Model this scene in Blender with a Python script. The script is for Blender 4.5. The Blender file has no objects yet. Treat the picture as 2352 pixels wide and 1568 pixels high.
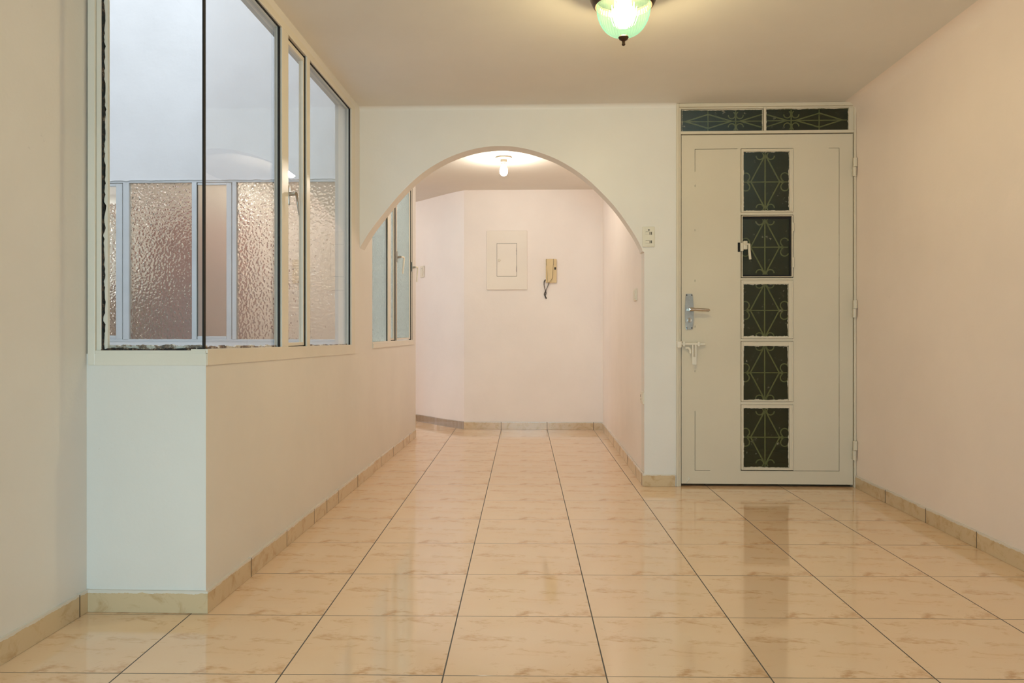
import bpy, bmesh, math, random
from mathutils import Vector, Matrix
random.seed(7)
sc = bpy.context.scene
COL = sc.collection
PI = math.pi

# ------------------------------------------------------------------ camera
# room axes: X along the arch wall, Y into the room, Z up. Camera stands at the origin.
cd = bpy.data.cameras.new('camera'); cam = bpy.data.objects.new('camera', cd); COL.objects.link(cam)
cam.location = (0, 0, 0.92); cam.rotation_euler = (PI/2, 0, math.radians(2.14))
cd.sensor_width = 36; cd.lens = 1790/2352*36; cd.shift_y = -21/2352; cd.clip_start = 0.05
sc.camera = cam

# ------------------------------------------------------------------ sky, light, exposure
w = bpy.data.worlds.new('sky'); sc.world = w; w.use_nodes = True
bg = w.node_tree.nodes['Background']; bg.inputs[0].default_value = (0.88, 0.93, 1.0, 1); bg.inputs[1].default_value = 3.9
sc.view_settings.view_transform = 'Standard'; sc.view_settings.look = 'None'
sc.view_settings.gamma = 1; sc.view_settings.use_curve_mapping = False
sc.view_settings.exposure = 0.10
sc.cycles.use_denoising = True
sc.cycles.max_bounces = 16; sc.cycles.diffuse_bounces = 8; sc.cycles.glossy_bounces = 6
sc.cycles.transmission_bounces = 12; sc.cycles.transparent_max_bounces = 24
sc.cycles.sample_clamp_indirect = 6

def area(name, loc, rot, sx, sy, power, color):
    l = bpy.data.lights.new(name, 'AREA'); l.shape = 'RECTANGLE'; l.size = sx; l.size_y = sy
    l.energy = power; l.color = color
    o = bpy.data.objects.new(name, l); COL.objects.link(o); o.location = loc; o.rotation_euler = rot
    return o
# daylight entering through the window in the rear wall, behind the camera
rw = area('rear_window_daylight', (-0.30, -2.42, 1.00), (math.radians(76), 0, 0), 0.95, 0.9, 33, (0.45, 0.83, 1.0))
rw.data.spread = math.radians(110)

# ------------------------------------------------------------------ materials
def nt(name):
    m = bpy.data.materials.new(name); m.use_nodes = True
    t = m.node_tree; b = t.nodes.get('Principled BSDF')
    return m, t, b
def N(t, typ, **kw):
    n = t.nodes.new(typ)
    for k, v in kw.items(): setattr(n, k, v)
    return n
def M(t, op, a, b=None, c=None, clamp=False):
    n = t.nodes.new('ShaderNodeMath'); n.operation = op; n.use_clamp = clamp
    for i, v in enumerate((a, b, c)):
        if v is None: continue
        if hasattr(v, 'is_linked') or hasattr(v, 'links'): t.links.new(v, n.inputs[i])
        else: n.inputs[i].default_value = v
    return n.outputs[0]
def ramp(t, fac, stops):
    n = t.nodes.new('ShaderNodeValToRGB'); t.links.new(fac, n.inputs[0])
    e = n.color_ramp.elements
    while len(e) < len(stops): e.new(0.5)
    for k, (p, c) in enumerate(stops):
        e[k].position = p; e[k].color = (*c, 1) if len(c) == 3 else c
    return n.outputs[0]
def mixc(t, fac, a, b):
    n = t.nodes.new('ShaderNodeMix'); n.data_type = 'RGBA'
    for i, v in ((0, fac), (6, a), (7, b)):
        if hasattr(v, 'is_linked'): t.links.new(v, n.inputs[i])
        else: n.inputs[i].default_value = v if i == 0 else (*v, 1)
    return n.outputs[2]
def objco(t, scale=(1, 1, 1)):
    tc = N(t, 'ShaderNodeTexCoord'); mp = N(t, 'ShaderNodeMapping'); mp.inputs['Scale'].default_value = scale
    t.links.new(tc.outputs['Object'], mp.inputs[0]); return mp.outputs[0]
def noise(t, vec, scale, detail=3, rough=0.5, dist=0.0):
    n = N(t, 'ShaderNodeTexNoise'); n.inputs['Scale'].default_value = scale; n.inputs['Detail'].default_value = detail
    n.inputs['Roughness'].default_value = rough; n.inputs['Distortion'].default_value = dist
    t.links.new(vec, n.inputs['Vector']); return n.outputs[0]
def bump(t, b, h, strength, dist):
    n = N(t, 'ShaderNodeBump'); n.inputs['Strength'].default_value = strength; n.inputs['Distance'].default_value = dist
    t.links.new(h, n.inputs['Height']); t.links.new(n.outputs[0], b.inputs['Normal']); return n

def paint(name, col, rough=0.5, var=0.04, bs=0.25, scuff=True):
    m, t, b = nt(name)
    v = objco(t)
    n1 = noise(t, v, 1.7, 4, 0.55)
    dark = tuple(c*(1-var*1.6) for c in col); lite = tuple(min(1, c*(1+var)) for c in col)
    c = ramp(t, n1, [(0.35, dark), (0.65, lite)])
    if scuff:
        n2 = noise(t, v, 23, 4, 0.7)
        s = ramp(t, n2, [(0.715, (0, 0, 0)), (0.76, (1, 1, 1))])
        c = mixc(t, M(t, 'MULTIPLY', s, 0.22), c, tuple(x*0.45 for x in col))
    t.links.new(c, b.inputs['Base Color']); b.inputs['Roughness'].default_value = rough
    b.inputs['Specular IOR Level'].default_value = 0.35
    h = M(t, 'ADD', M(t, 'MULTIPLY', noise(t, v, 9, 3, 0.5), 1.0), M(t, 'MULTIPLY', noise(t, v, 90, 3, 0.6), 0.12))
    bump(t, b, h, bs, 0.01)
    return m
def plain(name, col, rough=0.5, metal=0.0, var=0.0, emit=None, bs=0.0):
    m, t, b = nt(name)
    v = objco(t); n1 = noise(t, v, 30, 3, 0.6)
    k = max(var, 0.02)
    c = ramp(t, n1, [(0.3, tuple(x*(1-k) for x in col)), (0.7, tuple(min(1, x*(1+k)) for x in col))])
    t.links.new(c, b.inputs['Base Color']); b.inputs['Roughness'].default_value = rough; b.inputs['Metallic'].default_value = metal
    if bs: bump(t, b, n1, bs, 0.004)
    if emit: b.inputs['Emission Color'].default_value = (*emit[0], 1); b.inputs['Emission Strength'].default_value = emit[1]
    return m

WALLC = (0.80, 0.755, 0.70)
wall_m = paint('wall_paint', WALLC, 0.42, 0.02)
wall_warmlit_m = paint('warmlit_peach_paint', (0.90, 0.77, 0.68), 0.42, 0.02)  # redder than the other walls: warm light put into the paint
alcove_m = paint('pinkish_wall_paint', (0.91, 0.83, 0.78), 0.45, 0.02)
ceil_m = paint('ceiling_paint', (0.77, 0.72, 0.65), 0.6, 0.02, 0.15, scuff=False)
arch_m = paint('arch_reveal_paint', (0.78, 0.66, 0.54), 0.55, 0.02)
frame_m = paint('frame_enamel', (0.78, 0.72, 0.62), 0.32, 0.03, 0.2)
door_m = paint('door_enamel', (0.70, 0.62, 0.49), 0.30, 0.02, 0.08, scuff=False)
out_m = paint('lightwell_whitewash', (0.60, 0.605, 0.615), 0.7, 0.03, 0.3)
outframe_m = paint('lightwell_frame_paint', (0.50, 0.53, 0.55), 0.5, 0.06, 0.3)
plastic_m = plain('cream_plastic', (0.78, 0.72, 0.60), 0.35)
panel_m = paint('panel_enamel', (0.85, 0.775, 0.69), 0.4, 0.02)
cream_m = plain('yellowed_plastic', (0.72, 0.55, 0.29), 0.4)
black_m = plain('black_void', (0.012, 0.010, 0.009), 0.8)
cord_m = plain('dark_cord', (0.10, 0.085, 0.075), 0.5)
chrome_m = plain('brushed_nickel', (0.42, 0.40, 0.37), 0.28, 1.0, 0.12)
lever_m = plain('chrome_lever', (0.62, 0.56, 0.50), 0.15, 1.0)
bronze_m = plain('aged_bronze', (0.085, 0.045, 0.028), 0.32, 0.75, 0.4)
concrete_m = plain('lightwell_concrete', (0.45, 0.45, 0.44), 0.9, 0, 0.15, bs=0.3)
redwood_m = plain('red_brown_wood', (0.26, 0.06, 0.03), 0.4, 0, 0.25)
whitecup_m = plain('white_laminate', (0.85, 0.86, 0.82), 0.4)
brown_m = plain('brown_laminate', (0.22, 0.12, 0.05), 0.5, 0, 0.2)
terra_m = plain('terracotta', (0.30, 0.07, 0.03), 0.5, 0, 0.2)
iron_m = plain('grille_enamel', (0.62, 0.56, 0.36), 0.4, 0, 0.15)
hall_m = plain('outer_hall_green', (0.055, 0.055, 0.012), 0.8, 0, 0.3)

def mildew_mat():
    m, t, b = nt('mildewed_putty')
    v = objco(t)
    n1 = noise(t, v, 16, 6, 0.75)
    c = ramp(t, n1, [(0.40, (0.02, 0.018, 0.012)), (0.48, (0.22, 0.12, 0.06)), (0.54, (0.62, 0.56, 0.48)), (0.7, (0.75, 0.74, 0.70))])
    t.links.new(c, b.inputs['Base Color']); b.inputs['Roughness'].default_value = 0.8; bump(t, b, n1, 0.7, 0.01); return m
mildew_m = mildew_mat()
def mold_mat():
    m, t, b = nt('black_mold')
    v = objco(t); n1 = noise(t, v, 60, 4, 0.8)
    c = ramp(t, n1, [(0.5, (0.012, 0.011, 0.010)), (0.62, (0.10, 0.055, 0.03)), (0.7, (0.45, 0.38, 0.3))])
    t.links.new(c, b.inputs['Base Color']); b.inputs['Roughness'].default_value = 0.9; return m
mold_m = mold_mat()

def floor_mat():
    m, t, b = nt('glazed_floor_tile')
    tc = N(t, 'ShaderNodeTexCoord'); sp = N(t, 'ShaderNodeSeparateXYZ'); t.links.new(tc.outputs['Object'], sp.inputs[0])
    a = math.radians(1.25); T = 0.4365
    x, y = sp.outputs[0], sp.outputs[1]
    u = M(t, 'ADD', M(t, 'MULTIPLY', x, math.cos(a)), M(t, 'MULTIPLY', y, math.sin(a)))
    v = M(t, 'SUBTRACT', M(t, 'MULTIPLY', y, math.cos(a)), M(t, 'MULTIPLY', x, math.sin(a)))
    us = M(t, 'DIVIDE', M(t, 'SUBTRACT', u, 0.220-10*T), T); vs = M(t, 'DIVIDE', M(t, 'SUBTRACT', v, 2.524-20*T), T)
    fu = M(t, 'FRACT', us); fv = M(t, 'FRACT', vs)
    iu = M(t, 'FLOOR', us); iv = M(t, 'FLOOR', vs)
    eu = M(t, 'MULTIPLY', M(t, 'MINIMUM', fu, M(t, 'SUBTRACT', 1.0, fu)), T)
    ev = M(t, 'MULTIPLY', M(t, 'MINIMUM', fv, M(t, 'SUBTRACT', 1.0, fv)), T)
    # joints: the lengthwise ones are open and dark, many of the crosswise ones are filled paler
    gu = M(t, 'LESS_THAN', eu, 0.0020)
    gv = M(t, 'LESS_THAN', ev, 0.0019)
    wn = N(t, 'ShaderNodeTexWhiteNoise', noise_dimensions='2D'); cb = N(t, 'ShaderNodeCombineXYZ')
    t.links.new(iu, cb.inputs[0]); t.links.new(iv, cb.inputs[1]); t.links.new(cb.outputs[0], wn.inputs['Vector'])
    fillv = M(t, 'ADD', M(t, 'MULTIPLY', wn.outputs[0], 0.35), 0.65)
    gj = M(t, 'MAXIMUM', gu, M(t, 'MULTIPLY', gv, fillv))
    # printed flecks: the same print on every tile
    loc = N(t, 'ShaderNodeCombineXYZ')
    t.links.new(M(t, 'MULTIPLY', fu, T), loc.inputs[0]); t.links.new(M(t, 'MULTIPLY', fv, T*1.9), loc.inputs[1])
    rot = N(t, 'ShaderNodeMapping'); rot.inputs['Rotation'].default_value = (0, 0, math.radians(-14)); t.links.new(loc.outputs[0], rot.inputs[0])
    L = rot.outputs[0]
    f1 = noise(t, L, 7.0, 8, 0.68, 0.9)
    f2 = noise(t, L, 3.2, 3, 0.5, 0.3)
    f3 = noise(t, L, 30, 4, 0.6, 0.4)
    fl = M(t, 'ADD', M(t, 'MULTIPLY', f1, 0.75), M(t, 'MULTIPLY', f3, 0.25))
    fleck = ramp(t, fl, [(0.53, (0, 0, 0)), (0.58, (0.35, 0.35, 0.35)), (0.66, (1, 1, 1))])
    cloud = ramp(t, f2, [(0.35, (0, 0, 0)), (0.7, (1, 1, 1))])
    base = mixc(t, cloud, (0.85, 0.625, 0.41), (0.84, 0.585, 0.365))
    c = mixc(t, M(t, 'MULTIPLY', fleck, 0.85), base, (0.60, 0.33, 0.15))
    # a few chips
    ch = noise(t, N_out(tc), 70, 1, 0.5)
    chip = ramp(t, ch, [(0.835, (0, 0, 0)), (0.85, (1, 1, 1))])
    c = mixc(t, chip, c, (0.08, 0.05, 0.03))
    c = mixc(t, gj, c, (0.055, 0.038, 0.02))
    t.links.new(c, b.inputs['Base Color'])
    r = M(t, 'ADD', M(t, 'MULTIPLY', gj, 0.6), 0.07)
    t.links.new(r, b.inputs['Roughness'])
    b.inputs['IOR'].default_value = 1.9
    h = M(t, 'SUBTRACT', M(t, 'MULTIPLY', noise(t, N_out(tc), 5, 2, 0.5), 0.25), gj)
    bump(t, b, h, 0.06, 0.01)
    return m
def N_out(tc): return tc.outputs['Object']
floor_m = floor_mat()

def base_mat(name='baseboard_tile', zp=0.064):
    m, t, b = nt(name)
    v = objco(t)
    tc = N(t, 'ShaderNodeTexCoord'); sp = N(t, 'ShaderNodeSeparateXYZ'); t.links.new(tc.outputs['Object'], sp.inputs[0])
    f1 = noise(t, v, 14, 6, 0.66, 0.8)
    c = mixc(t, ramp(t, f1, [(0.50, (0, 0, 0)), (0.68, (0.75, 0.75, 0.75))]), (0.66, 0.50, 0.31), (0.50, 0.32, 0.16))
    # wall paint slopped raggedly along the top edge
    e = M(t, 'ADD', sp.outputs[2], M(t, 'MULTIPLY', M(t, 'SUBTRACT', noise(t, v, 16, 4, 0.7), 0.5), 0.022))
    c = mixc(t, M(t, 'GREATER_THAN', e, zp+0.001), c, (0.74, 0.68, 0.60))
    t.links.new(c, b.inputs['Base Color']); b.inputs['Roughness'].default_value = 0.22
    return m
base_m = base_mat()
grout_m = plain('dark_skirting_grout', (0.13, 0.09, 0.055), 0.8)

def glass_clear(name, tint=(0.97, 0.985, 0.98), f0=0.045):
    m = bpy.data.materials.new(name); m.use_nodes = True; t = m.node_tree; t.nodes.clear()
    o = N(t, 'ShaderNodeOutputMaterial'); tr = N(t, 'ShaderNodeBsdfTransparent'); tr.inputs[0].default_value = (*tint, 1)
    gl = N(t, 'ShaderNodeBsdfGlossy'); gl.inputs['Roughness'].default_value = 0.0
    g = N(t, 'ShaderNodeNewGeometry'); vm = N(t, 'ShaderNodeVectorMath', operation='DOT_PRODUCT')
    t.links.new(g.outputs['Normal'], vm.inputs[0]); t.links.new(g.outputs['Incoming'], vm.inputs[1])
    c = M(t, 'ABSOLUTE', vm.outputs['Value'])
    p = M(t, 'POWER', M(t, 'SUBTRACT', 1.0, c, clamp=True), 5.0)
    f = M(t, 'ADD', M(t, 'MULTIPLY', p, 1-f0), f0)
    mx = N(t, 'ShaderNodeMixShader'); t.links.new(f, mx.inputs[0]); t.links.new(tr.outputs[0], mx.inputs[1]); t.links.new(gl.outputs[0], mx.inputs[2])
    t.links.new(mx.outputs[0], o.inputs[0]); return m
clear_m = glass_clear('clear_window_glass')

def glass_textured(name, scale, strength, tint=(0.93, 0.93, 0.90), rough=0.10, milk=0.2, milkc=(0.7, 0.68, 0.62), stretch=(1, 1, 1), smooth=False, tr=0.5):
    """pebbled privacy glass: refracting, with some milky scatter in the body"""
    m = bpy.data.materials.new(name); m.use_nodes = True; t = m.node_tree; t.nodes.clear()
    o = N(t, 'ShaderNodeOutputMaterial')
    v = objco(t, stretch)
    if smooth:
        h = noise(t, v, scale, 2, 0.5)
    else:
        vo = N(t, 'ShaderNodeTexVoronoi', feature='SMOOTH_F1'); vo.inputs['Scale'].default_value = scale
        vo.inputs['Smoothness'].default_value = 0.6
        dn = N(t, 'ShaderNodeTexNoise'); dn.inputs['Scale'].default_value = scale*0.5; t.links.new(v, dn.inputs[0])
        va = N(t, 'ShaderNodeVectorMath', operation='MULTIPLY_ADD'); t.links.new(dn.outputs['Color'], va.inputs[0])
        va.inputs[1].default_value = (0.6/scale,)*3; t.links.new(v, va.inputs[2]); t.links.new(va.outputs[0], vo.inputs['Vector'])
        h = vo.outputs['Distance']
    bp = N(t, 'ShaderNodeBump'); bp.inputs['Strength'].default_value = strength; bp.inputs['Distance'].default_value = 0.01
    t.links.new(h, bp.inputs['Height'])
    rf = N(t, 'ShaderNodeBsdfRefraction'); rf.inputs['Color'].default_value = (*tint, 1); rf.inputs['Roughness'].default_value = rough; rf.inputs['IOR'].default_value = 1.45
    gl = N(t, 'ShaderNodeBsdfGlossy'); gl.inputs['Roughness'].default_value = 0.06
    df = N(t, 'ShaderNodeBsdfDiffuse'); df.inputs[0].default_value = (*milkc, 1)
    tl = N(t, 'ShaderNodeBsdfTranslucent'); tl.inputs[0].default_value = (*milkc, 1)
    for s in (rf, gl, df, tl): t.links.new(bp.outputs[0], s.inputs['Normal'])
    m0 = N(t, 'ShaderNodeMixShader'); m0.inputs[0].default_value = tr; t.links.new(df.outputs[0], m0.inputs[1]); t.links.new(tl.outputs[0], m0.inputs[2])
    m1 = N(t, 'ShaderNodeMixShader'); m1.inputs[0].default_value = milk; t.links.new(rf.outputs[0], m1.inputs[1]); t.links.new(m0.outputs[0], m1.inputs[2])
    m2 = N(t, 'ShaderNodeMixShader'); m2.inputs[0].default_value = 0.07; t.links.new(m1.outputs[0], m2.inputs[1]); t.links.new(gl.outputs[0], m2.inputs[2])
    t.links.new(m2.outputs[0], o.inputs[0]); return m
peb_m = glass_textured('pebbled_glass', 44, 1.0, tint=(0.90, 0.86, 0.80), milk=0.14, milkc=(0.55, 0.46, 0.38), stretch=(1, 23, 1))
peb2_m = glass_textured('pebbled_glass_alcove', 62, 1.0, tint=(0.88, 0.93, 0.88), milk=0.55, milkc=(0.88, 0.92, 0.86), stretch=(23, 1, 1), tr=0.8)
fine_m = glass_textured('fine_frosted_glass', 220, 0.25, tint=(0.92, 0.86, 0.78), rough=0.35, milk=0.35, milkc=(0.62, 0.54, 0.45), smooth=True)

def glass_door():
    m = bpy.data.materials.new('dark_reeded_glass'); m.use_nodes = True; t = m.node_tree; t.nodes.clear()
    o = N(t, 'ShaderNodeOutputMaterial')
    v = objco(t)
    wv = N(t, 'ShaderNodeTexWave', wave_type='BANDS', bands_direction='DIAGONAL'); wv.inputs['Scale'].default_value = 62
    t.links.new(v, wv.inputs[0])
    bp = N(t, 'ShaderNodeBump'); bp.inputs['Strength'].default_value = 0.35; bp.inputs['Distance'].default_value = 0.002
    t.links.new(wv.outputs[1], bp.inputs['Height'])
    tr = N(t, 'ShaderNodeBsdfTransparent'); tr.inputs[0].default_value = (0.84, 0.88, 0.74, 1)
    df = N(t, 'ShaderNodeBsdfDiffuse')
    n1 = noise(t, v, 11, 3, 0.6)
    dc = mixc(t, wv.outputs[1], (0.022, 0.022, 0.006), (0.080, 0.078, 0.032))
    sp = noise(t, v, 34, 5, 0.75)
    spl = ramp(t, sp, [(0.62, (0, 0, 0)), (0.68, (1, 1, 1))])
    dc = mixc(t, M(t, 'MULTIPLY', spl, 0.8), dc, (0.42, 0.38, 0.28))
    t.links.new(dc, df.inputs[0])
    gl = N(t, 'ShaderNodeBsdfGlossy'); gl.inputs['Roughness'].default_value = 0.25; t.links.new(bp.outputs[0], gl.inputs['Normal'])
    m1 = N(t, 'ShaderNodeMixShader'); t.links.new(M(t, 'ADD', M(t, 'MULTIPLY', spl, 0.5), 0.24), m1.inputs[0]); t.links.new(tr.outputs[0], m1.inputs[1]); t.links.new(df.outputs[0], m1.inputs[2])
    m2 = N(t, 'ShaderNodeMixShader'); m2.inputs[0].default_value = 0.03; t.links.new(m1.outputs[0], m2.inputs[1]); t.links.new(gl.outputs[0], m2.inputs[2])
    t.links.new(m2.outputs[0], o.inputs[0]); return m
doorglass_m = glass_door()

def shade_mat():
    m = bpy.data.materials.new('green_ribbed_glass'); m.use_nodes = True; t = m.node_tree; t.nodes.clear()
    o = N(t, 'ShaderNodeOutputMaterial')
    tr = N(t, 'ShaderNodeBsdfTransparent'); tr.inputs[0].default_value = (0.80, 1.0, 0.92, 1)
    tl = N(t, 'ShaderNodeBsdfTranslucent'); tl.inputs[0].default_value = (0.25, 1.0, 1.0, 1)
    gl = N(t, 'ShaderNodeBsdfGlossy'); gl.inputs['Roughness'].default_value = 0.1
    rf = N(t, 'ShaderNodeBsdfRefraction'); rf.inputs['Roughness'].default_value = 0.12; rf.inputs['IOR'].default_value = 1.2; rf.inputs[0].default_value = (0.7, 1, 0.85, 1)
    a = N(t, 'ShaderNodeMixShader'); a.inputs[0].default_value = 0.0105; t.links.new(tr.outputs[0], a.inputs[1]); t.links.new(tl.outputs[0], a.inputs[2])
    b2 = N(t, 'ShaderNodeMixShader'); b2.inputs[0].default_value = 0.10; t.links.new(a.outputs[0], b2.inputs[1]); t.links.new(rf.outputs[0], b2.inputs[2])
    c = N(t, 'ShaderNodeMixShader'); c.inputs[0].default_value = 0.05; t.links.new(b2.outputs[0], c.inputs[1]); t.links.new(gl.outputs[0], c.inputs[2])
    t.links.new(c.outputs[0], o.inputs[0]); return m
shade_m = shade_mat()
def emit_mat(name, col, s):
    m = bpy.data.materials.new(name); m.use_nodes = True; t = m.node_tree; t.nodes.clear()
    o = N(t, 'ShaderNodeOutputMaterial'); e = N(t, 'ShaderNodeEmission'); e.inputs[0].default_value = (*col, 1); e.inputs[1].default_value = s
    t.links.new(e.outputs[0], o.inputs[0]); return m
bulb_room_m = emit_mat('lit_bulb_living_room', (1.0, 0.655, 0.385), 420)
bulb_alc_m = emit_mat('lit_bulb_alcove', (1.0, 0.91, 0.78), 350)
bulb_cor_m = emit_mat('lit_bulb_corridor', (1.0, 1.0, 0.95), 520)

# ------------------------------------------------------------------ mesh helpers
def box(bm, x0, x1, y0, y1, z0, z1, bev=0.0):
    vs = [bm.verts.new((x, y, z)) for x in (x0, x1) for y in (y0, y1) for z in (z0, z1)]
    q = [(0, 1, 3, 2), (4, 6, 7, 5), (0, 4, 5, 1), (2, 3, 7, 6), (0, 2, 6, 4), (1, 5, 7, 3)]
    fs = [bm.faces.new([vs[i] for i in f]) for f in q]
    if bev > 0:
        es = list({e for f in fs for e in f.edges})
        bmesh.ops.bevel(bm, geom=es, offset=bev, segments=2, affect='EDGES', profile=0.5)
def prism(bm, pts, axis, a0, a1):
    """closed polygon pts (2D) extruded along axis from a0 to a1"""
    def P(p, a):
        return {'x': (a, p[0], p[1]), 'y': (p[0], a, p[1]), 'z': (p[0], p[1], a)}[axis]
    A = [bm.verts.new(P(p, a0)) for p in pts]; B = [bm.verts.new(P(p, a1)) for p in pts]
    n = len(pts)
    bm.faces.new(A); bm.faces.new(B[::-1])
    for i in range(n): bm.faces.new((A[i], B[i], B[(i+1) % n], A[(i+1) % n]))
def hull(bm, quad_front, quad_back):
    """box between two quads of 3D corners"""
    A = [bm.verts.new(p) for p in quad_front]; B = [bm.verts.new(p) for p in quad_back]
    bm.faces.new(A); bm.faces.new(B[::-1])
    for i in range(4): bm.faces.new((A[i], B[i], B[(i+1) % 4], A[(i+1) % 4]))
def tube(bm, pts, r, seg=8, cap=True):
    pts = [Vector(p) for p in pts]; rings = []
    up = None
    for i, p in enumerate(pts):
        d = (pts[min(i+1, len(pts)-1)] - pts[max(i-1, 0)]).normalized()
        if up is None: up = Vector((0, 0, 1)) if abs(d.z) < 0.9 else Vector((1, 0, 0))
        s = d.cross(up).normalized(); up = s.cross(d).normalized()
        rr = r[i] if isinstance(r, (list, tuple)) else r
        rings.append([bm.verts.new(p + rr*(math.cos(2*PI*k/seg)*s + math.sin(2*PI*k/seg)*up)) for k in range(seg)])
    for a, b in zip(rings, rings[1:]):
        for k in range(seg): bm.faces.new((a[k], a[(k+1) % seg], b[(k+1) % seg], b[k]))
    if cap: bm.faces.new(rings[0][::-1]); bm.faces.new(rings[-1])
def lathe(bm, prof, c, seg=48, ribs=0, amp=0.0, axis='z'):
    rings = []
    for r, z in prof:
        ring = []
        for k in range(seg):
            a = 2*PI*k/seg; rr = r*(1 + (amp*math.cos(ribs*a) if ribs else 0))
            p = (rr*math.cos(a), rr*math.sin(a), z)
            if axis == 'y': p = (p[0], z, p[1])
            ring.append(bm.verts.new((c[0]+p[0], c[1]+p[1], c[2]+p[2])))
        rings.append(ring)
    for a, b in zip(rings, rings[1:]):
        for k in range(seg): bm.faces.new((a[k], a[(k+1) % seg], b[(k+1) % seg], b[k]))
    if prof[0][0] > 1e-5: bm.faces.new(rings[0][::-1])
    if prof[-1][0] > 1e-5: bm.faces.new(rings[-1])
def ragged(bm, p0, p1, up, depth, h0, amp, n=60, seed=0, hmin=0.0008):
    """a strip along p0-p1 whose far edge wanders: smeared putty, mould, paint"""
    rnd = random.Random(seed); p0 = Vector(p0); p1 = Vector(p1); up = Vector(up); dp = Vector(depth)
    h = h0; rows = []
    for i in range(n+1):
        h += (rnd.random()-0.5)*amp*0.9; h += (h0-h)*0.25
        hh = max(hmin, h + (rnd.random()-0.5)*amp*0.5)
        p = p0.lerp(p1, i/n); rows.append([bm.verts.new(q) for q in (p, p+up*hh, p+up*hh+dp, p+dp)])
    for a, b in zip(rows, rows[1:]):
        for k in range(4): bm.faces.new((a[k], a[(k+1) % 4], b[(k+1) % 4], b[k]))
    bm.faces.new(rows[0]); bm.faces.new(rows[-1][::-1])
def obj(name, bm, mat, parent=None, smooth=False, loc=None):
    bmesh.ops.recalc_face_normals(bm, faces=bm.faces)
    me = bpy.data.meshes.new(name); bm.to_mesh(me); bm.free(); me.materials.append(mat)
    if smooth:
        for p in me.polygons: p.use_smooth = True
        me.set_sharp_from_angle(angle=math.radians(40))
    o = bpy.data.objects.new(name, me); COL.objects.link(o)
    if parent:
        o.parent = parent
        if loc is None:                       # geometry given in world space: shift it to the parent's origin
            me.transform(Matrix.Translation(-Vector(parent_world(parent))))
    elif loc is not None:
        pass
    return o
def parent_world(p):
    v = Vector(p.location)
    while p.parent: p = p.parent; v += Vector(p.location)
    return v
def tag(o, label, cat, group=None, kind=None):
    if label: o['label'] = label
    if cat: o['category'] = cat
    if group: o['group'] = group
    if kind: o['kind'] = kind
    return o
def thing(name, loc, label, cat, group=None, kind=None):
    o = bpy.data.objects.new(name, None); COL.objects.link(o); o.location = loc; o.empty_display_size = 0.05
    return tag(o, label, cat, group, kind)
def struct(name, bm, mat, label, cat, smooth=False):
    return tag(obj(name, bm, mat, None, smooth), label, cat, kind='structure')
def B(*boxes, bev=0.0):
    bm = bmesh.new()
    for b in boxes: box(bm, *b, bev=bev)
    return bm

# ------------------------------------------------------------------ key sizes (metres)
H = 2.285                 # ceiling
XL, XR = -1.50, 1.865     # left wall, right wall
XS = -1.10                # inner face of the lightwell side wall
YC = 2.52                 # front face of the lightwell corner
YA = 4.69                 # arch wall
SILL, HEAD = 0.857, 2.212
def zs(y): return 0.864 - (y-2.5)*0.0085      # the side sill falls slightly towards the arch

# ------------------------------------------------------------------ shell
struct('floor', B((-5.2, 3.2, -2.6, 2.56, -0.06, 0), (-1.14, 3.2, 2.56, 8.6, -0.06, 0), (-5.2, -1.14, 6.79, 8.6, -0.06, 0)), floor_m,
       'glazed beige floor tiles with brown flecks', 'floor')
bm = bmesh.new()
box(bm, XL-0.1, XR+0.1, -2.6, YC+0.08, H, H+0.12); box(bm, XS-0.08, XR+0.1, YC+0.08, YA+0.1, H, H+0.12)
struct('ceiling', bm, ceil_m, 'tan painted ceiling of the front room', 'ceiling')
bm = bmesh.new()
box(bm, XS-0.08, 0.75, YA+0.1, 8.7, 2.27, 2.40); box(bm, -5.2, XS-0.08, 6.79, 8.7, 2.27, 2.40)
struct('ceiling', bm, ceil_m, 'lower ceiling of the alcove behind the arch', 'ceiling')

struct('wall_left', B((XL-0.1, XL, -2.6, YC+0.08, 0, H)), wall_m, 'near left wall in shade beside the window corner', 'wall')
bm = bmesh.new()       # right wall with the plaster rounded into the ceiling
R = 0.07
prof = [(XR+0.1, 0), (XR, 0)] + [(XR-R+R*math.cos(a), H-R+R*math.sin(a)) for a in [0]] 
prof = [(XR+0.1, 0), (XR, 0), (XR, H-R)] + [(XR-R+R*math.cos(k*PI/16), H-R+R*math.sin(k*PI/16)*1.0) for k in range(1, 1)]
cx, cz = XR-R, H-R
prof += [(cx+R-R*(1-math.cos(k*PI/16)), cz+R*math.sin(k*PI/16)) for k in range(1, 9)]
prof += [(XR+0.1, H)]
prism(bm, [(p[0], p[1]) for p in prof], 'y', -2.6, YA+0.05)
struct('wall_right', bm, wall_warmlit_m, 'plain right wall, peach paint tinted for warm light', 'wall', smooth=True)
# rear wall with its window, behind the camera
bm = bmesh.new()
box(bm, XL, XR, -2.6, -2.5, 0, 0.50); box(bm, XL, XR, -2.6, -2.5, 1.5, H); box(bm, XL, -0.8, -2.6, -2.5, 0.50, 1.5); box(bm, 0.2, XR, -2.6, -2.5, 0.50, 1.5)
struct('wall_rear', bm, wall_m, 'wall behind the camera with a small window', 'wall')

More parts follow.
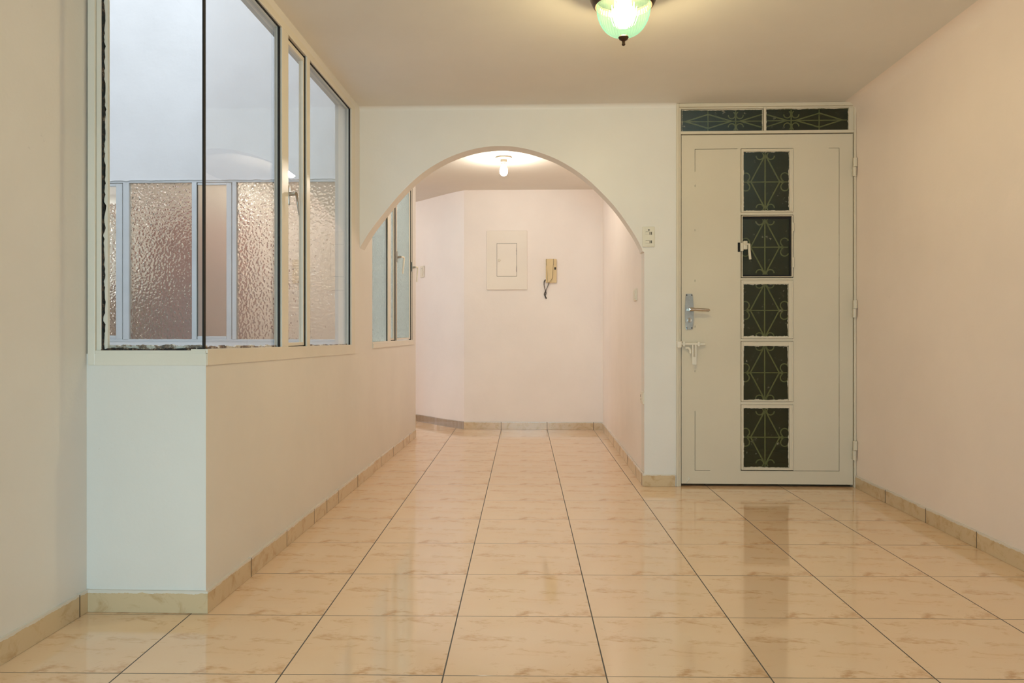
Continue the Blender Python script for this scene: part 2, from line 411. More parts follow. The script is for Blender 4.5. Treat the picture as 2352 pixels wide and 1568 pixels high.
# arch wall -------------------------------------------------------------
arch = [(-1.107, 1.418), (-1.039, 1.530), (-0.938, 1.659), (-0.837, 1.775), (-0.721, 1.880), (-0.586, 1.963), (-0.441, 2.017), (-0.310, 2.040), (-0.191, 2.040),
        (-0.073, 2.020), (0.060, 1.975), (0.162, 1.922), (0.258, 1.855), (0.358, 1.763), (0.457, 1.653), (0.555, 1.510), (0.604, 1.418), (0.606, 1.405), (0.617, 1.400)]
def cr(pts, n=5):
    out = []
    for i in range(len(pts)-1):
        p0 = pts[max(i-1, 0)]; p1 = pts[i]; p2 = pts[i+1]; p3 = pts[min(i+2, len(pts)-1)]
        for k in range(n):
            t = k/n
            out.append(tuple(0.5*((2*p1[j]) + (-p0[j]+p2[j])*t + (2*p0[j]-5*p1[j]+4*p2[j]-p3[j])*t*t + (-p0[j]+3*p1[j]-3*p2[j]+p3[j])*t**3) for j in range(2)))
    return out + [pts[-1]]
ap = cr(arch[:-2], 5) + arch[-2:]
bm = bmesh.new()
outl = ap + [(0.617, 0), (0.806, 0), (0.806, H), (-1.15, H), (-1.15, 1.35)]
prism(bm, outl, 'y', YA, YA+0.13)
struct('wall_arch', bm, wall_m, 'cream wall with a wide rounded archway', 'wall', smooth=True)
# cove where the arch wall meets the ceiling
bm = bmesh.new()
r = 0.025
pts = [(YA, H-r)] + [(YA-r+r*math.cos(k*PI/12), H-r+r*math.sin(k*PI/12)) for k in range(1, 6)] + [(YA-r, H), (YA, H)]
prism(bm, pts, 'x', XS, 0.806)
struct('trim_1', bm, wall_m, 'rounded plaster joint between arch wall and ceiling', 'trim', smooth=True)

# alcove ------------------------------------------------------------------
bm = bmesh.new(); prism(bm, [(0.617, YA+0.13), (0.583, 7.385), (0.583, 7.6), (0.75, 7.6), (0.75, YA+0.13)], 'z', 0, 2.27)
struct('wall_alcove_right', bm, alcove_m, 'right wall of the alcove behind the arch', 'wall')
cur = cr([(0.583, 7.385), (-0.733, 7.385)], 1)[:-1] + cr([(-0.733, 7.386), (-0.862, 7.515), (-1.001, 7.675), (-1.162, 7.875), (-1.336, 8.068), (-1.62, 8.26), (-2.0, 8.33)], 4) + [(-5.2, 8.33)]
bm = bmesh.new(); prism(bm, cur + [(-5.2, 8.6), (0.583, 8.6)], 'z', 0, 2.27)
struct('wall_back', bm, alcove_m, 'pale back wall of the alcove, curving away at left', 'wall', smooth=True)

# side wall of the lightwell (X = XS) with two window openings ------------------
S0, S1 = 2.52, 4.50      # big side window
A0, A1 = 5.045, 6.64     # alcove window
X0 = XS-0.08
bm = bmesh.new()
def yz(pts): prism(bm, pts, 'x', X0, XS)
yz([(YC+0.08, 0), (S1, 0), (S1, zs(S1)-0.008), (YC+0.08, zs(YC)-0.008)])                  # below the side window
box(bm, X0, XS, YC+0.08, S1, HEAD+0.035, 2.29)
box(bm, X0, XS, S1, A0, 0, 2.29)                                      # pier where the arch springs
box(bm, X0, XS, A0, A1, 0, 0.842); box(bm, X0, XS, A0, A1, HEAD+0.03, 2.29)
box(bm, X0, XS, A1, 6.80, 0, 2.29)
struct('wall_window', bm, wall_m, 'low beige wall running back beneath the side windows', 'wall')
struct('wall_window', B((XL, XS, YC, YC+0.08, 0, SILL-0.008), (XL-0.1, XS, YC, YC+0.08, HEAD+0.035, 2.29)), wall_m, 'short white low wall facing the room under the front window', 'wall')

# lightwell ----------------------------------------------------------------
bm = bmesh.new()
box(bm, X0-0.02, X0, YC+0.08, S1, 0, zs(3.5)-0.012); box(bm, X0-0.02, X0, YC+0.08, 6.75, HEAD+0.035, 5.2); box(bm, X0-0.02, X0, S1, A0, 0, HEAD+0.035)
box(bm, X0-0.02, X0, A0, A1, 0, 0.842); box(bm, X0-0.02, X0, A1, 6.75, 0, HEAD+0.035)
# front side: below the window, left of it and above it
box(bm, XL+0.02, X0-0.02, YC+0.08, YC+0.10, 0, SILL-0.012)
box(bm, -5.2, XL+0.02, YC+0.08, YC+0.10, 0, 5.2); box(bm, XL+0.02, X0-0.02, YC+0.08, YC+0.10, HEAD+0.035, 5.2)
box(bm, -5.3, -5.2, YC+0.08, 6.75, 0, 5.2)
struct('wall_lightwell', bm, out_m, 'whitewashed outer faces around the lightwell', 'wall')
W0, W1, WB, WT = -4.45, -1.30, 0.836, 2.262
struct('wall_lightwell_far', B((-5.2, X0-0.02, 6.75, 6.83, 0, WB), (-5.2, X0-0.02, 6.75, 6.83, WT, 5.2), (-5.2, W0, 6.75, 6.83, WB, WT), (W1, X0-0.02, 6.75, 6.83, WB, WT)), out_m,
       'tall white wall of the lightwell above the far windows', 'wall')
struct('floor_lightwell', B((-5.3, X0-0.02, YC+0.08, 6.75, -0.06, -0.002)), concrete_m, 'grey concrete floor of the lightwell', 'floor')
# jagged plaster lip above the far windows
bm = bmesh.new(); ragged(bm, (W0, 6.742, WT+0.002), (W1, 6.742, WT+0.002), (0, 0, -1), (0, 0.01, 0), 0.006, 0.008, 160, 3)
struct('trim_2', bm, out_m, 'ragged plaster edge along the top of the far windows', 'trim')

# ------------------------------------------------------------------ baseboards
def baseboard(name, a, b, joints, label, nrm, hgt=0.073, th=0.010):
    """tile skirting from a to b (xy); joints are distances along it; nrm points into the room"""
    a = Vector((*a, 0)); b = Vector((*b, 0)); d = (b-a).normalized(); L = (b-a).length; n = Vector((*nrm, 0)).normalized()
    cuts = [0] + [j for j in joints if 0.02 < j < L-0.02] + [L]
    bm = bmesh.new()
    for s, e in zip(cuts, cuts[1:]):
        s2 = s + (0.0017 if s > 0 else 0); e2 = e - (0.0017 if e < L else 0)
        p = [a+d*s2, a+d*e2]
        h2 = hgt + random.uniform(-0.0012, 0.0012); t2 = th + random.uniform(-0.0006, 0.0006)
        q = [p[0], p[1], p[1]+n*t2, p[0]+n*t2]
        lo = [bm.verts.new((v.x, v.y, 0.0008)) for v in q]; hi = [bm.verts.new((v.x, v.y, h2)) for v in q]
        bm.faces.new(lo[::-1]); bm.faces.new(hi)
        for i in range(4): bm.faces.new((lo[i], lo[(i+1) % 4], hi[(i+1) % 4], hi[i]))
    for c in cuts[1:-1]:                          # grout smeared flush over each joint
        p, q_ = a+d*(c-0.0022), a+d*(c+0.0022)
        prism(bm, [(v.x, v.y) for v in (p, q_, q_+n*(th+0.0008), p+n*(th+0.0008))], 'z', 0.0008, hgt-0.002)
    o = struct(name, bm, base_m, label, 'baseboard')
    o.data.materials.append(grout_m)
    k = 6*(len(cuts)-2)
    for p in list(o.data.polygons)[-k:] if k else []: p.material_index = 1
    return o
T = 0.4365
baseboard('baseboard_right', (XR, YA-0.012), (XR, -2.5), [YA-y for y in (4.288, 3.845, 3.405, 2.965, 2.53, 2.09, 1.65, 1.2, .77, .33, -.1, -.55, -1, -1.4, -1.8, -2.2)], 'tan tile skirting along the right wall', (-1, 0))
baseboard('baseboard_arch', (0.606, YA), (0.800, YA), [], 'short tan skirting tile between archway and door', (0, -1))
baseboard('baseboard_alcove_right', (0.617, YA), (0.583, 7.385), [0.04]+[0.32+T*k for k in range(6)], 'tan tile skirting along the right wall of the alcove', (-1, -0.0127))
baseboard('baseboard_back', (-0.733, 7.385), (0.583, 7.385), [0.355, 0.79, 1.226], 'tan tile skirting along the alcove back wall', (0, -1))
cc = cur[1:26]
bm = bmesh.new()
ln = 0; pc = [Vector(p) for p in cc]
nn = []
for i, p in enumerate(pc):
    d = (pc[min(i+1, len(pc)-1)]-pc[max(i-1, 0)]).normalized(); nn.append(p+Vector((d.y, -d.x)).normalized()*(-0.010 if False else 0.010))
for i in range(len(pc)-1):
    if i in (7, 12, 19): pass
    g = 0.0015 if i in (0, 7, 9, 15, 21) else 0
    a, b = pc[i], pc[i+1]; d = (b-a).normalized()*g
    prism(bm, [tuple(a+d), tuple(b), tuple(nn[i+1]), tuple(nn[i]+d)], 'z', 0.0005, 0.073)
CURVEB = struct('baseboard_curve', bm, base_m, 'tan tile skirting following the curved wall', 'baseboard')
baseboard('baseboard_left', (XL, YC), (XL, -2.5), [0.056]+[0.056+T*k for k in range(1, 12)], 'tan tile skirting along the near left wall', (1, 0))
baseboard('baseboard_column', (XL+0.010, YC), (XS+0.010, YC), [], 'single wide skirting tile under the white window corner', (0, -1))
baseboard('baseboard_window', (XS, YC), (XS, 5.055), [2.893-YC, 3.306-YC, 3.71-YC, 3.93-YC, 4.153-YC, 4.60-YC], 'tan tile skirting beneath the side window wall', (1, 0))
baseboard('baseboard_window', (XS, 5.06), (XS, 6.80), [0.25, 0.69, 1.12, 1.4], 'tan tile skirting behind the archway on the left', (1, 0), th=0.004)

# ------------------------------------------------------------------ window 1: front pane of the corner
w1 = thing('window_1', (XL+0.2, YC, SILL), 'clear front pane of the corner window with mouldy left putty', 'window', kind='structure')
ZB = SILL
bm = bmesh.new()
box(bm, XL+0.006, XL+0.030, YC-0.006, YC+0.05, ZB-0.045, HEAD+0.035, bev=0.002)     # wide flat left strip
box(bm, XL+0.030, XL+0.046, YC+0.004, YC+0.05, ZB, HEAD+0.01, bev=0.002)
box(bm, XL+0.006, XS-0.002, YC-0.006, YC+0.05, HEAD+0.005, HEAD+0.035, bev=0.002)
box(bm, XL+0.030, XS+0.000, YC-0.004, YC+0.05, ZB-0.010, ZB+0.0035, bev=0.0015)
obj('window_frame', bm, frame_m, w1)
obj('sill_board', B((XL+0.006, XS+0.003, YC-0.005, YC+0.001, ZB-0.046, ZB-0.006), bev=0.0015), frame_m, w1)
obj('glass_pane', B((XL+0.050, XS-0.016, YC+0.018, YC+0.022, ZB+0.004, HEAD+0.004)), clear_m, w1)
bm = bmesh.new()
ragged(bm, (XL+0.064, YC+0.012, ZB+0.004), (XL+0.064, YC+0.012, HEAD), (-1, 0, 0), (0, 0.012, 0), 0.012, 0.010, 110, 11)
obj('putty', bm, frame_m, w1)
bm = bmesh.new()
ragged(bm, (XL+0.047, YC+0.008, ZB+0.004), (XL+0.047, YC+0.008, HEAD), (1, 0, 0), (0, 0.02, 0), 0.0065, 0.006, 130, 12)
ragged(bm, (XL+0.047, YC+0.002, ZB+0.0035), (XS-0.008, YC+0.002, ZB+0.0035), (0, 0, 1), (0, 0.02, 0), 0.006, 0.006, 120, 13)
tag(obj('mildew', bm, mold_m, w1), 'black mould along the putty', None)
bm = bmesh.new()
ragged(bm, (XL+0.050, YC+0.024, ZB+0.003), (XS-0.012, YC+0.024, ZB+0.003), (0, 0, 1), (0, 0.014, 0), 0.017, 0.005, 90, 14)
obj('putty', bm, mildew_m, w1)
obj('corner_joint', B((XS-0.0165, XS-0.012, YC+0.010, YC+0.026, ZB+0.003, HEAD+0.006)), black_m, w1)

# ------------------------------------------------------------------ window 2: side window of the corner
w2 = thing('window_2', (XS, 3.5, SILL), 'long side window with casement and lever handle beside the arch', 'window', kind='structure')
bm = bmesh.new()
def bar(y0, y1, z0, z1, x0=XS-0.03, x1=XS+0.004, b=0.0015): box(bm, x0, x1, y0, y1, z0, z1, bev=b)
def sillbar(bm, y0, y1, lo, hi, x0, x1):
    prism(bm, [(y0, zs(y0)+lo), (y1, zs(y1)+lo), (y1, zs(y1)+hi), (y0, zs(y0)+hi)], 'x', x0, x1)
sillbar(bm, YC, S1+0.055, -0.014, 0.001, XS-0.05, XS+0.006)
bar(YC, S1+0.055, HEAD+0.0, HEAD+0.035)
bar(4.472, 4.555, zs(4.5)-0.002, HEAD+0.001, x1=XS+0.0045)
obj('window_frame', bm, frame_m, w2)
bm = bmesh.new(); sillbar(bm, YC, S1+0.055, -0.052, -0.012, XS-0.001, XS+0.005)
obj('sill_board', bm, frame_m, w2)
for (a, b) in ((3.262, 3.345), (3.612, 3.662)):
    bm = bmesh.new(); bar(a, b, zs(a), HEAD); obj('mullion', bm, frame_m, w2)
bm = bmesh.new()
for (a, b) in ((3.250, 3.262), (4.462, 4.472)): box(bm, XS-0.012, XS-0.004, a, b, zs(a), HEAD)
for (a, b) in ((YC+0.01, 3.26), (3.662, 4.47)): box(bm, XS-0.010, XS-0.004, a, b, HEAD-0.005, HEAD)
obj('dark_seam', bm, black_m, w2)  # black strips drawn for the dark lines at the pane edges
obj('glass_pane', B((XS-0.022, XS-0.018, YC+0.024, 3.262, zs(3)+0.0, HEAD)), clear_m, w2)
obj('glass_pane', B((XS-0.022, XS-0.018, 3.662, 4.472, zs(4)-0.002, HEAD)), clear_m, w2)
# opening casement between the mullions, standing slightly ajar
cs = obj('casement', (lambda bm: (box(bm, XS-0.026, XS-0.006, 3.345, 3.358, zs(3.4)+0.004, HEAD-0.012), box(bm, XS-0.026, XS-0.006, 3.585, 3.600, zs(3.4)+0.004, HEAD-0.012),
     box(bm, XS-0.026, XS-0.006, 3.358, 3.585, zs(3.4)+0.004, zs(3.4)+0.018), box(bm, XS-0.026, XS-0.006, 3.358, 3.585, HEAD-0.03, HEAD-0.012), bm)[-1])(bmesh.new()), frame_m, w2)
obj('glass_pane', B((XS-0.018, XS-0.014, 3.358, 3.585, zs(3.4)+0.016, HEAD-0.03)), clear_m, cs)
obj('dark_seam', B((XS-0.014, XS-0.003, 3.600, 3.612, zs(3.6), HEAD-0.003), (XS-0.022, XS-0.008, 3.345, 3.600, HEAD-0.011, HEAD-0.001), (XS-0.022, XS-0.008, 3.345, 3.600, zs(3.4)+0.0005, zs(3.4)+0.004)), black_m, w2)  # shade of the gap around the casement, painted as black strips
bm = bmesh.new()     # lever handle
box(bm, XS-0.004, XS+0.006, 3.348, 3.366, 1.475, 1.560, bev=0.002)
tube(bm, [(XS+0.004, 3.357, 1.522), (XS+0.030, 3.357, 1.524)], 0.008, 10)
tube(bm, [(XS+0.022, 3.357, 1.527), (XS+0.029, 3.366, 1.527), (XS+0.032, 3.374, 1.520), (XS+0.033, 3.380, 1.490), (XS+0.034, 3.395, 1.436)], [0.007, 0.0075, 0.007, 0.005, 0.003], 10)
obj('window_handle', bm, chrome_m, cs, smooth=True)
bm = bmesh.new()
ragged(bm, (XS-0.0275, YC+0.03, zs(2.5)+0.001), (XS-0.0275, 3.26, zs(3.26)+0.001), (0, 0, 1), (0.008, 0, 0), 0.007, 0.007, 110, 21)
ragged(bm, (XS-0.0275, 3.67, zs(3.67)+0.001), (XS-0.0275, 4.47, zs(4.47)+0.001), (0, 0, 1), (0.008, 0, 0), 0.004, 0.004, 110, 22)
tag(obj('mildew', bm, mildew_m, w2), 'brown mould and rust along the sill putty', None)

# ------------------------------------------------------------------ window 3: alcove window behind the arch
w3 = thing('window_3', (XS, 5.8, 0.845), 'tall pebbled glass window seen through the left of the archway', 'window', kind='structure')
bm = bmesh.new()
box(bm, XS-0.04, XS+0.004, A0, A1, 0.838, 0.857, bev=0.0015); box(bm, XS-0.04, XS+0.004, A0, A1, HEAD, HEAD+0.03, bev=0.0015)
box(bm, XS-0.04, XS+0.004, 6.560, A1, 0.857, HEAD)
obj('window_frame', bm, frame_m, w3)
obj('sill_board', B((XS-0.001, XS+0.008, A0, A1+0.02, 0.815, 0.845), bev=0.0015), frame_m, w3)
obj('mullion', B((XS-0.03, XS+0.003, 5.545, 5.655, 0.857, HEAD)), frame_m, w3)
obj('mullion', B((XS-0.03, XS+0.003, 5.850, 5.905, 0.857, HEAD)), frame_m, w3)
obj('glass_pane', B((XS-0.020, XS-0.015, A0, 5.535, 0.857, HEAD)), peb2_m, w3)
obj('dark_seam', B((XS-0.006, XS-0.001, 5.530, 5.545, 0.857, HEAD), (XS-0.006, XS+0.001, 5.835, 5.850, 0.857, HEAD), (XS-0.018, XS+0.0045, 5.872, 5.880, 0.857, HEAD), (XS-0.018, XS+0.001, 6.545, 6.560, 0.857, HEAD),
                (XS-0.018, XS+0.005, 6.60, 6.608, 0.857, HEAD), (XS-0.010, XS+0.002, 5.66, 5.83, 0.857, 0.863)), black_m, w3)  # black strips in place of the shaded seams between the casements
c3 = obj('casement', B((XS-0.024, XS-0.004, 5.655, 5.675, 0.862, HEAD), (XS-0.024, XS-0.004, 5.818, 5.835, 0.862, HEAD), (XS-0.024, XS-0.004, 5.675, 5.818, 0.862, 0.876)), frame_m, w3)
obj('glass_pane', B((XS-0.018, XS-0.013, 5.675, 5.818, 0.876, HEAD)), peb2_m, c3)
c4 = obj('casement', B((XS-0.024, XS-0.004, 5.905, 5.925, 0.862, HEAD), (XS-0.024, XS-0.004, 6.525, 6.545, 0.862, HEAD), (XS-0.024, XS-0.004, 5.925, 6.525, 0.862, 0.876)), frame_m, w3)
obj('glass_pane', B((XS-0.018, XS-0.013, 5.925, 6.525, 0.876, HEAD)), peb2_m, c4)
def small_handle(y, z, par, flip=1):
    bm = bmesh.new()
    box(bm, XS-0.004, XS+0.010, y-0.02, y+0.005, z-0.035, z+0.045, bev=0.002)
    tube(bm, [(XS+0.004, y, z), (XS+0.035, y, z+0.004)], 0.009, 8)
    obj('handle_plate', bm, chrome_m, par)
    bm = bmesh.new()
    tube(bm, [(XS+0.035, y, z+0.004), (XS+0.045, y+0.05*flip, z+0.006), (XS+0.046, y+0.062*flip, z-0.01), (XS+0.042, y+0.03*flip, z-0.12)], [0.008, 0.008, 0.008, 0.006], 8)
    obj('window_handle', bm, plastic_m, par, smooth=True)
small_handle(5.90, 1.490, c3); small_handle(6.58, 1.47, c4, 0.6)

# ------------------------------------------------------------------ window 4: far windows across the lightwell
w4 = thing('window_4', ((W0+W1)/2, 6.76, WB), 'row of pebbled glass windows across the lightwell', 'window', kind='structure')
yf = 6.748
obj('window_frame', B((W0, W1, yf, yf+0.05, WB, WB+0.022), (W0, W1, yf, yf+0.05, WT-0.024, WT), (W0, W0+0.03, yf, yf+0.05, WB, WT), (W1-0.03, W1, yf, yf+0.05, WB, WT), bev=0.002), outframe_m, w4)
for (a, b) in ((-3.690, -3.635), (-3.072, -3.030), (-2.712, -2.675), (-1.62, -1.58)):
    obj('mullion', B((a, b, yf-0.002, yf+0.05, WB+0.02, WT-0.022), bev=0.003), outframe_m, w4)
obj('glass_pane', B((-3.635, -3.072, yf+0.018, yf+0.023, WB+0.02, WT-0.022)), peb_m, w4)
obj('glass_pane', B((-2.675, -1.62, yf+0.018, yf+0.023, WB+0.02, WT-0.022)), peb_m, w4)
obj('dark_seam', B((-3.698, -3.690, yf+0.012, yf+0.03, WB+0.02, WT-0.022), (-3.030, -3.024, yf+0.012, yf+0.03, WB+0.02, WT-0.022), (-2.720, -2.712, yf+0.012, yf+0.03, WB+0.02, WT-0.022)), black_m, w4)  # shaded gaps beside the mullions, put in as black strips
ca = obj('casement', B((-3.755, -3.698, yf+0.004, yf+0.03, WB+0.022, WT-0.028), (W0+0.03, -3.755, yf+0.004, yf+0.03, WB+0.022, WB+0.055), (W0+0.03, -3.755, yf+0.004, yf+0.03, WT-0.052, WT-0.028), (W0+0.03, W0+0.07, yf+0.004, yf+0.03, WB+0.055, WT-0.052), bev=0.003), outframe_m, w4)
obj('glass_pane', B((W0+0.07, -3.755, yf+0.014, yf+0.019, WB+0.055, 2.060)), peb_m, ca)
obj('glass_pane', B((W0+0.07, -3.755, yf+0.014, yf+0.017, 2.064, WT-0.052)), clear_m, ca)
cb_ = obj('casement', B((-2.765, -2.720, yf+0.004, yf+0.03, WB+0.022, WT-0.028), (-3.024, -2.765, yf+0.004, yf+0.03, WB+0.022, WB+0.050), (-3.024, -2.765, yf+0.004, yf+0.03, WT-0.046, WT-0.028), bev=0.003), outframe_m, w4)
obj('glass_pane', B((-3.024, -2.765, yf+0.014, yf+0.019, WB+0.05, WT-0.046)), fine_m, cb_)

# things in the corridor behind those windows
cup = thing('storage_cupboard', (-4.35, 7.75, 0), 'white topped brown cupboard behind the leftmost far pane', 'cupboard')
obj('cabinet_body', B((-4.65, -4.06, 7.45, 8.05, 0.0, 1.36), bev=0.01), brown_m, cup)
obj('upper_box', B((-4.64, -4.07, 7.47, 8.04, 1.36, 2.075), bev=0.01), whitecup_m, cup)
for k in range(2):
    d = obj('door', B((-4.63+0.29*k, -4.36+0.29*k, 7.43, 7.452, 0.06, 1.32), bev=0.004), brown_m, cup)
    bm = bmesh.new(); lathe(bm, [(0.012, 0), (0.012, -0.012), (0.006, -0.02)], (-4.39+0.06*k, 7.43, 0.9), 12, axis='y'); obj('knob', bm, chrome_m, d)
bm = bmesh.new(); lathe(bm, [(0.03, 0), (0.065, 0.02), (0.075, 0.06), (0.055, 0.10), (0.03, 0.12), (0.035, 0.14), (0.0, 0.14)], (-4.18, 7.62, 2.075), 24)
jug = tag(obj('clay_jug', bm, terra_m, None, True), 'reddish clay jug on top of the cupboard behind the far pane', 'jug')
bm = bmesh.new(); lathe(bm, [(0.0, 0), (0.05, 0.0), (0.085, 0.03), (0.09, 0.06), (0.06, 0.085), (0.0, 0.088)], (-4.33, 7.55, 2.075), 24)
tag(obj('round_bowl', bm, whitecup_m, None, True), 'small pale round bowl on top of the cupboard', 'bowl')
wd = thing('wardrobe', (-3.7, 8.2, 0), 'reddish brown wardrobe blurred behind the second far pane', 'wardrobe')
obj('cabinet_body', B((-4.02, -3.20, 7.95, 8.32, 0, 2.10), bev=0.01), redwood_m, wd)
for k in range(2):
    d = obj('door', B((-4.0+0.40*k, -3.62+0.40*k, 7.928, 7.952, 0.05, 2.06), bev=0.004), redwood_m, wd)
    bm = bmesh.new(); lathe(bm, [(0.012, 0), (0.012, -0.012), (0.006, -0.02)], (-3.66+0.08*k, 7.928, 1.05), 12, axis='y'); obj('knob', bm, chrome_m, d)

# ------------------------------------------------------------------ bare bulbs on their holders
def bulb_lamp(x, y, zc, mat, label, s=1.0):
    t = thing('ceiling_bulb', (x, y, zc), label, 'lamp')
    bm = bmesh.new(); lathe(bm, [(0.0, 0), (0.060*s, 0), (0.064*s, -0.006), (0.062*s, -0.012), (0.040*s, -0.018), (0.034*s, -0.020), (0.0, -0.020)], (x, y, zc), 40)
    obj('mounting_plate', bm, plastic_m, t, True)
    bm = bmesh.new(); lathe(bm, [(0.027*s, -0.018), (0.027*s, -0.042), (0.023*s, -0.046), (0.022*s, -0.062), (0.018*s, -0.064), (0.0, -0.064)], (x, y, zc), 28)
    obj('bulb_socket', bm, plastic_m, t, True)
    bm = bmesh.new(); lathe(bm, [(0.014*s, -0.062), (0.020*s, -0.072), (0.028*s, -0.090), (0.031*s, -0.108), (0.029*s, -0.124), (0.020*s, -0.138), (0.008*s, -0.145), (0.0, -0.146)], (x, y, zc), 28)
    obj('bulb', bm, mat, t, True)
    bm = bmesh.new(); box(bm, x+0.042, x+0.048, y-0.055, y-0.049, zc-0.014, zc-0.010); obj('screw', bm, chrome_m, t)
bulb_lamp(-0.288, 6.0, 2.270, bulb_alc_m, 'bare lit bulb in a white holder on the alcove ceiling')
bulb_lamp(-2.86, 7.55, 2.270, bulb_cor_m, 'lit bulb glowing behind the pebbled far window')

# ------------------------------------------------------------------ ceiling lamp with green glass bowl
LX, LY = 0.326, 3.10
lamp = thing('ceiling_lamp', (LX, LY, H), 'bronze ceiling lamp with lit green ribbed glass bowl', 'lamp')
bm = bmesh.new(); lathe(bm, [(0.085, 0.0), (0.120, -0.004), (0.128, -0.014), (0.124, -0.026), (0.130, -0.032), (0.132, -0.044), (0.126, -0.058), (0.118, -0.072), (0.112, -0.076), (0.108, -0.070), (0.104, -0.050), (0.0, -0.045)], (LX, LY, H), 72)
obj('canopy', bm, bronze_m, lamp, True)
bm = bmesh.new()
pr = [(0.1025, -0.060)] + [(0.1055*math.cos(a)**0.85, -0.074-0.122*math.sin(a)) for a in [k*PI/2/18 for k in range(0, 18)]] + [(0.004, -0.196)]
lathe(bm, pr, (LX, LY, H), 288, ribs=48, amp=0.014)
obj('lamp_shade', bm, shade_m, lamp, True)
bm = bmesh.new(); lathe(bm, [(0.0, -0.190), (0.018, -0.193), (0.0205, -0.198), (0.017, -0.206), (0.009, -0.211), (0.006, -0.214), (0.0062, -0.222), (0.0075, -0.226), (0.004, -0.2305), (0.0, -0.231)], (LX, LY, H), 28)
obj('finial', bm, bronze_m, lamp, True)
bm = bmesh.new(); lathe(bm, [(0.016, -0.048), (0.022, -0.060), (0.036, -0.085), (0.040, -0.105), (0.034, -0.130), (0.018, -0.146), (0.0, -0.149)], (LX, LY, H), 28)
obj('bulb', bm, bulb_room_m, lamp, True)

# ------------------------------------------------------------------ door
YD = YA+0.006
dr = thing('door_1', (1.34, YD, 0), 'white metal entrance door with five dark glass panes and transom', 'door', kind='structure')
LX0, LX1, LZ0, LZ1 = 0.839, 1.848, 0.016, 2.098
bm = bmesh.new()
box(bm, 0.806, 0.822, YA-0.012, YA+0.06, 0, 2.284, bev=0.003)
box(bm, 0.822, 0.8345, YA-0.004, YA+0.06, 0, 2.262, bev=0.002)
box(bm, 1.852, XR-0.001, YA-0.008, YA+0.06, 0, 2.284, bev=0.002)
box(bm, 0.822, XR-0.014, YA-0.012, YA+0.06, 2.262, 2.284, bev=0.003)
box(bm, 0.8345, 1.852, YA-0.004, YA+0.06, 2.103, 2.120, bev=0.002)
box(bm, 1.3245, 1.3385, YA-0.002, YA+0.05, 2.120, 2.262, bev=0.002)
box(bm, 0.8345, 1.852, YA+0.004, YA+0.04, 2.2535, 2.262)
obj('door_frame', bm, door_m, dr)
# leaf: perimeter, two infill sheets with a hairline joint, centre ladder
C0, C1 = 1.190, 1.499
P0, P1, PZ0, PZ1 = 0.920, 1.767, 0.097, 2.013
bm = bmesh.new(); g = 0.0024
y0, y1 = YD, YD+0.036
box(bm, LX0, P0-g, y0, y1, LZ0, LZ1); box(bm, P1+g, LX1, y0, y1, LZ0, LZ1)
box(bm, P0-g, P1+g, y0, y1, PZ1+g, LZ1); box(bm, P0-g, P1+g, y0, y1, LZ0, PZ0-g)
box(bm, P0, C0-0.0004, y0+0.0002, y1, PZ0, PZ1); box(bm, C1+0.0004, P1, y0+0.0002, y1, PZ0, PZ1)
rows = [(1.6345, 2.013), (1.2445, 1.619), (0.8815, 1.2325), (0.5065, 0.868), (0.1, 0.490)]
prev = 2.013
for (a, b) in rows[1:] + [(0, 0.1)]:
    top = b if a else 0.1
box(bm, C0, C1, y0-0.001, y1, 1.619, 1.6345); box(bm, C0, C1, y0-0.001, y1, 1.2325, 1.2445); box(bm, C0, C1, y0-0.001, y1, 0.868, 0.8815); box(bm, C0, C1, y0-0.001, y1, 0.490, 0.5065)
leaf = obj('door_leaf', bm, door_m, dr)
obj('joint_shade', B((P0-0.006, C0-0.01, y0+0.005, y1-0.003, PZ0-0.006, PZ0+0.004), (P0-0.006, C0-0.01, y0+0.005, y1-0.003, PZ1-0.004, PZ1+0.006), (P0-0.006, P0+0.004, y0+0.005, y1-0.003, PZ0, PZ1), (P1-0.004, P1+0.006, y0+0.005, y1-0.003, PZ0, PZ1), (C1+0.01, P1+0.006, y0+0.005, y1-0.003, PZ0-0.006, PZ0+0.004), (C1+0.01, P1+0.006, y0+0.005, y1-0.003, PZ1-0.004, PZ1+0.006)), black_m, leaf)  # black backing paints in the shade of the hairline joints
# paint-filled stretches of the hairline joint
bm = bmesh.new()
rnd = random.Random(5)
for (x, za, zb) in ((P0, 0.45, 1.88), (P1, 1.25, 1.5), (P1, 0.62, 0.80), (P1, 0.36, 0.42)):
    z = za
    while z < zb:
        l = rnd.uniform(0.12, 0.30); box(bm, x-0.0028, x+0.0008, y0+0.0004, y0+0.005, z, min(z+l, zb)); z += l+0.012
for (xa, xb, z) in ((P0+0.09, C0, PZ0), (C1, P1-0.06, PZ1), (C0-0.02, C0, PZ1)): box(bm, xa, xb, y0+0.0004, y0+0.005, z-0.0026, z+0.0026)
obj('joint_filler', bm, door_m, leaf)

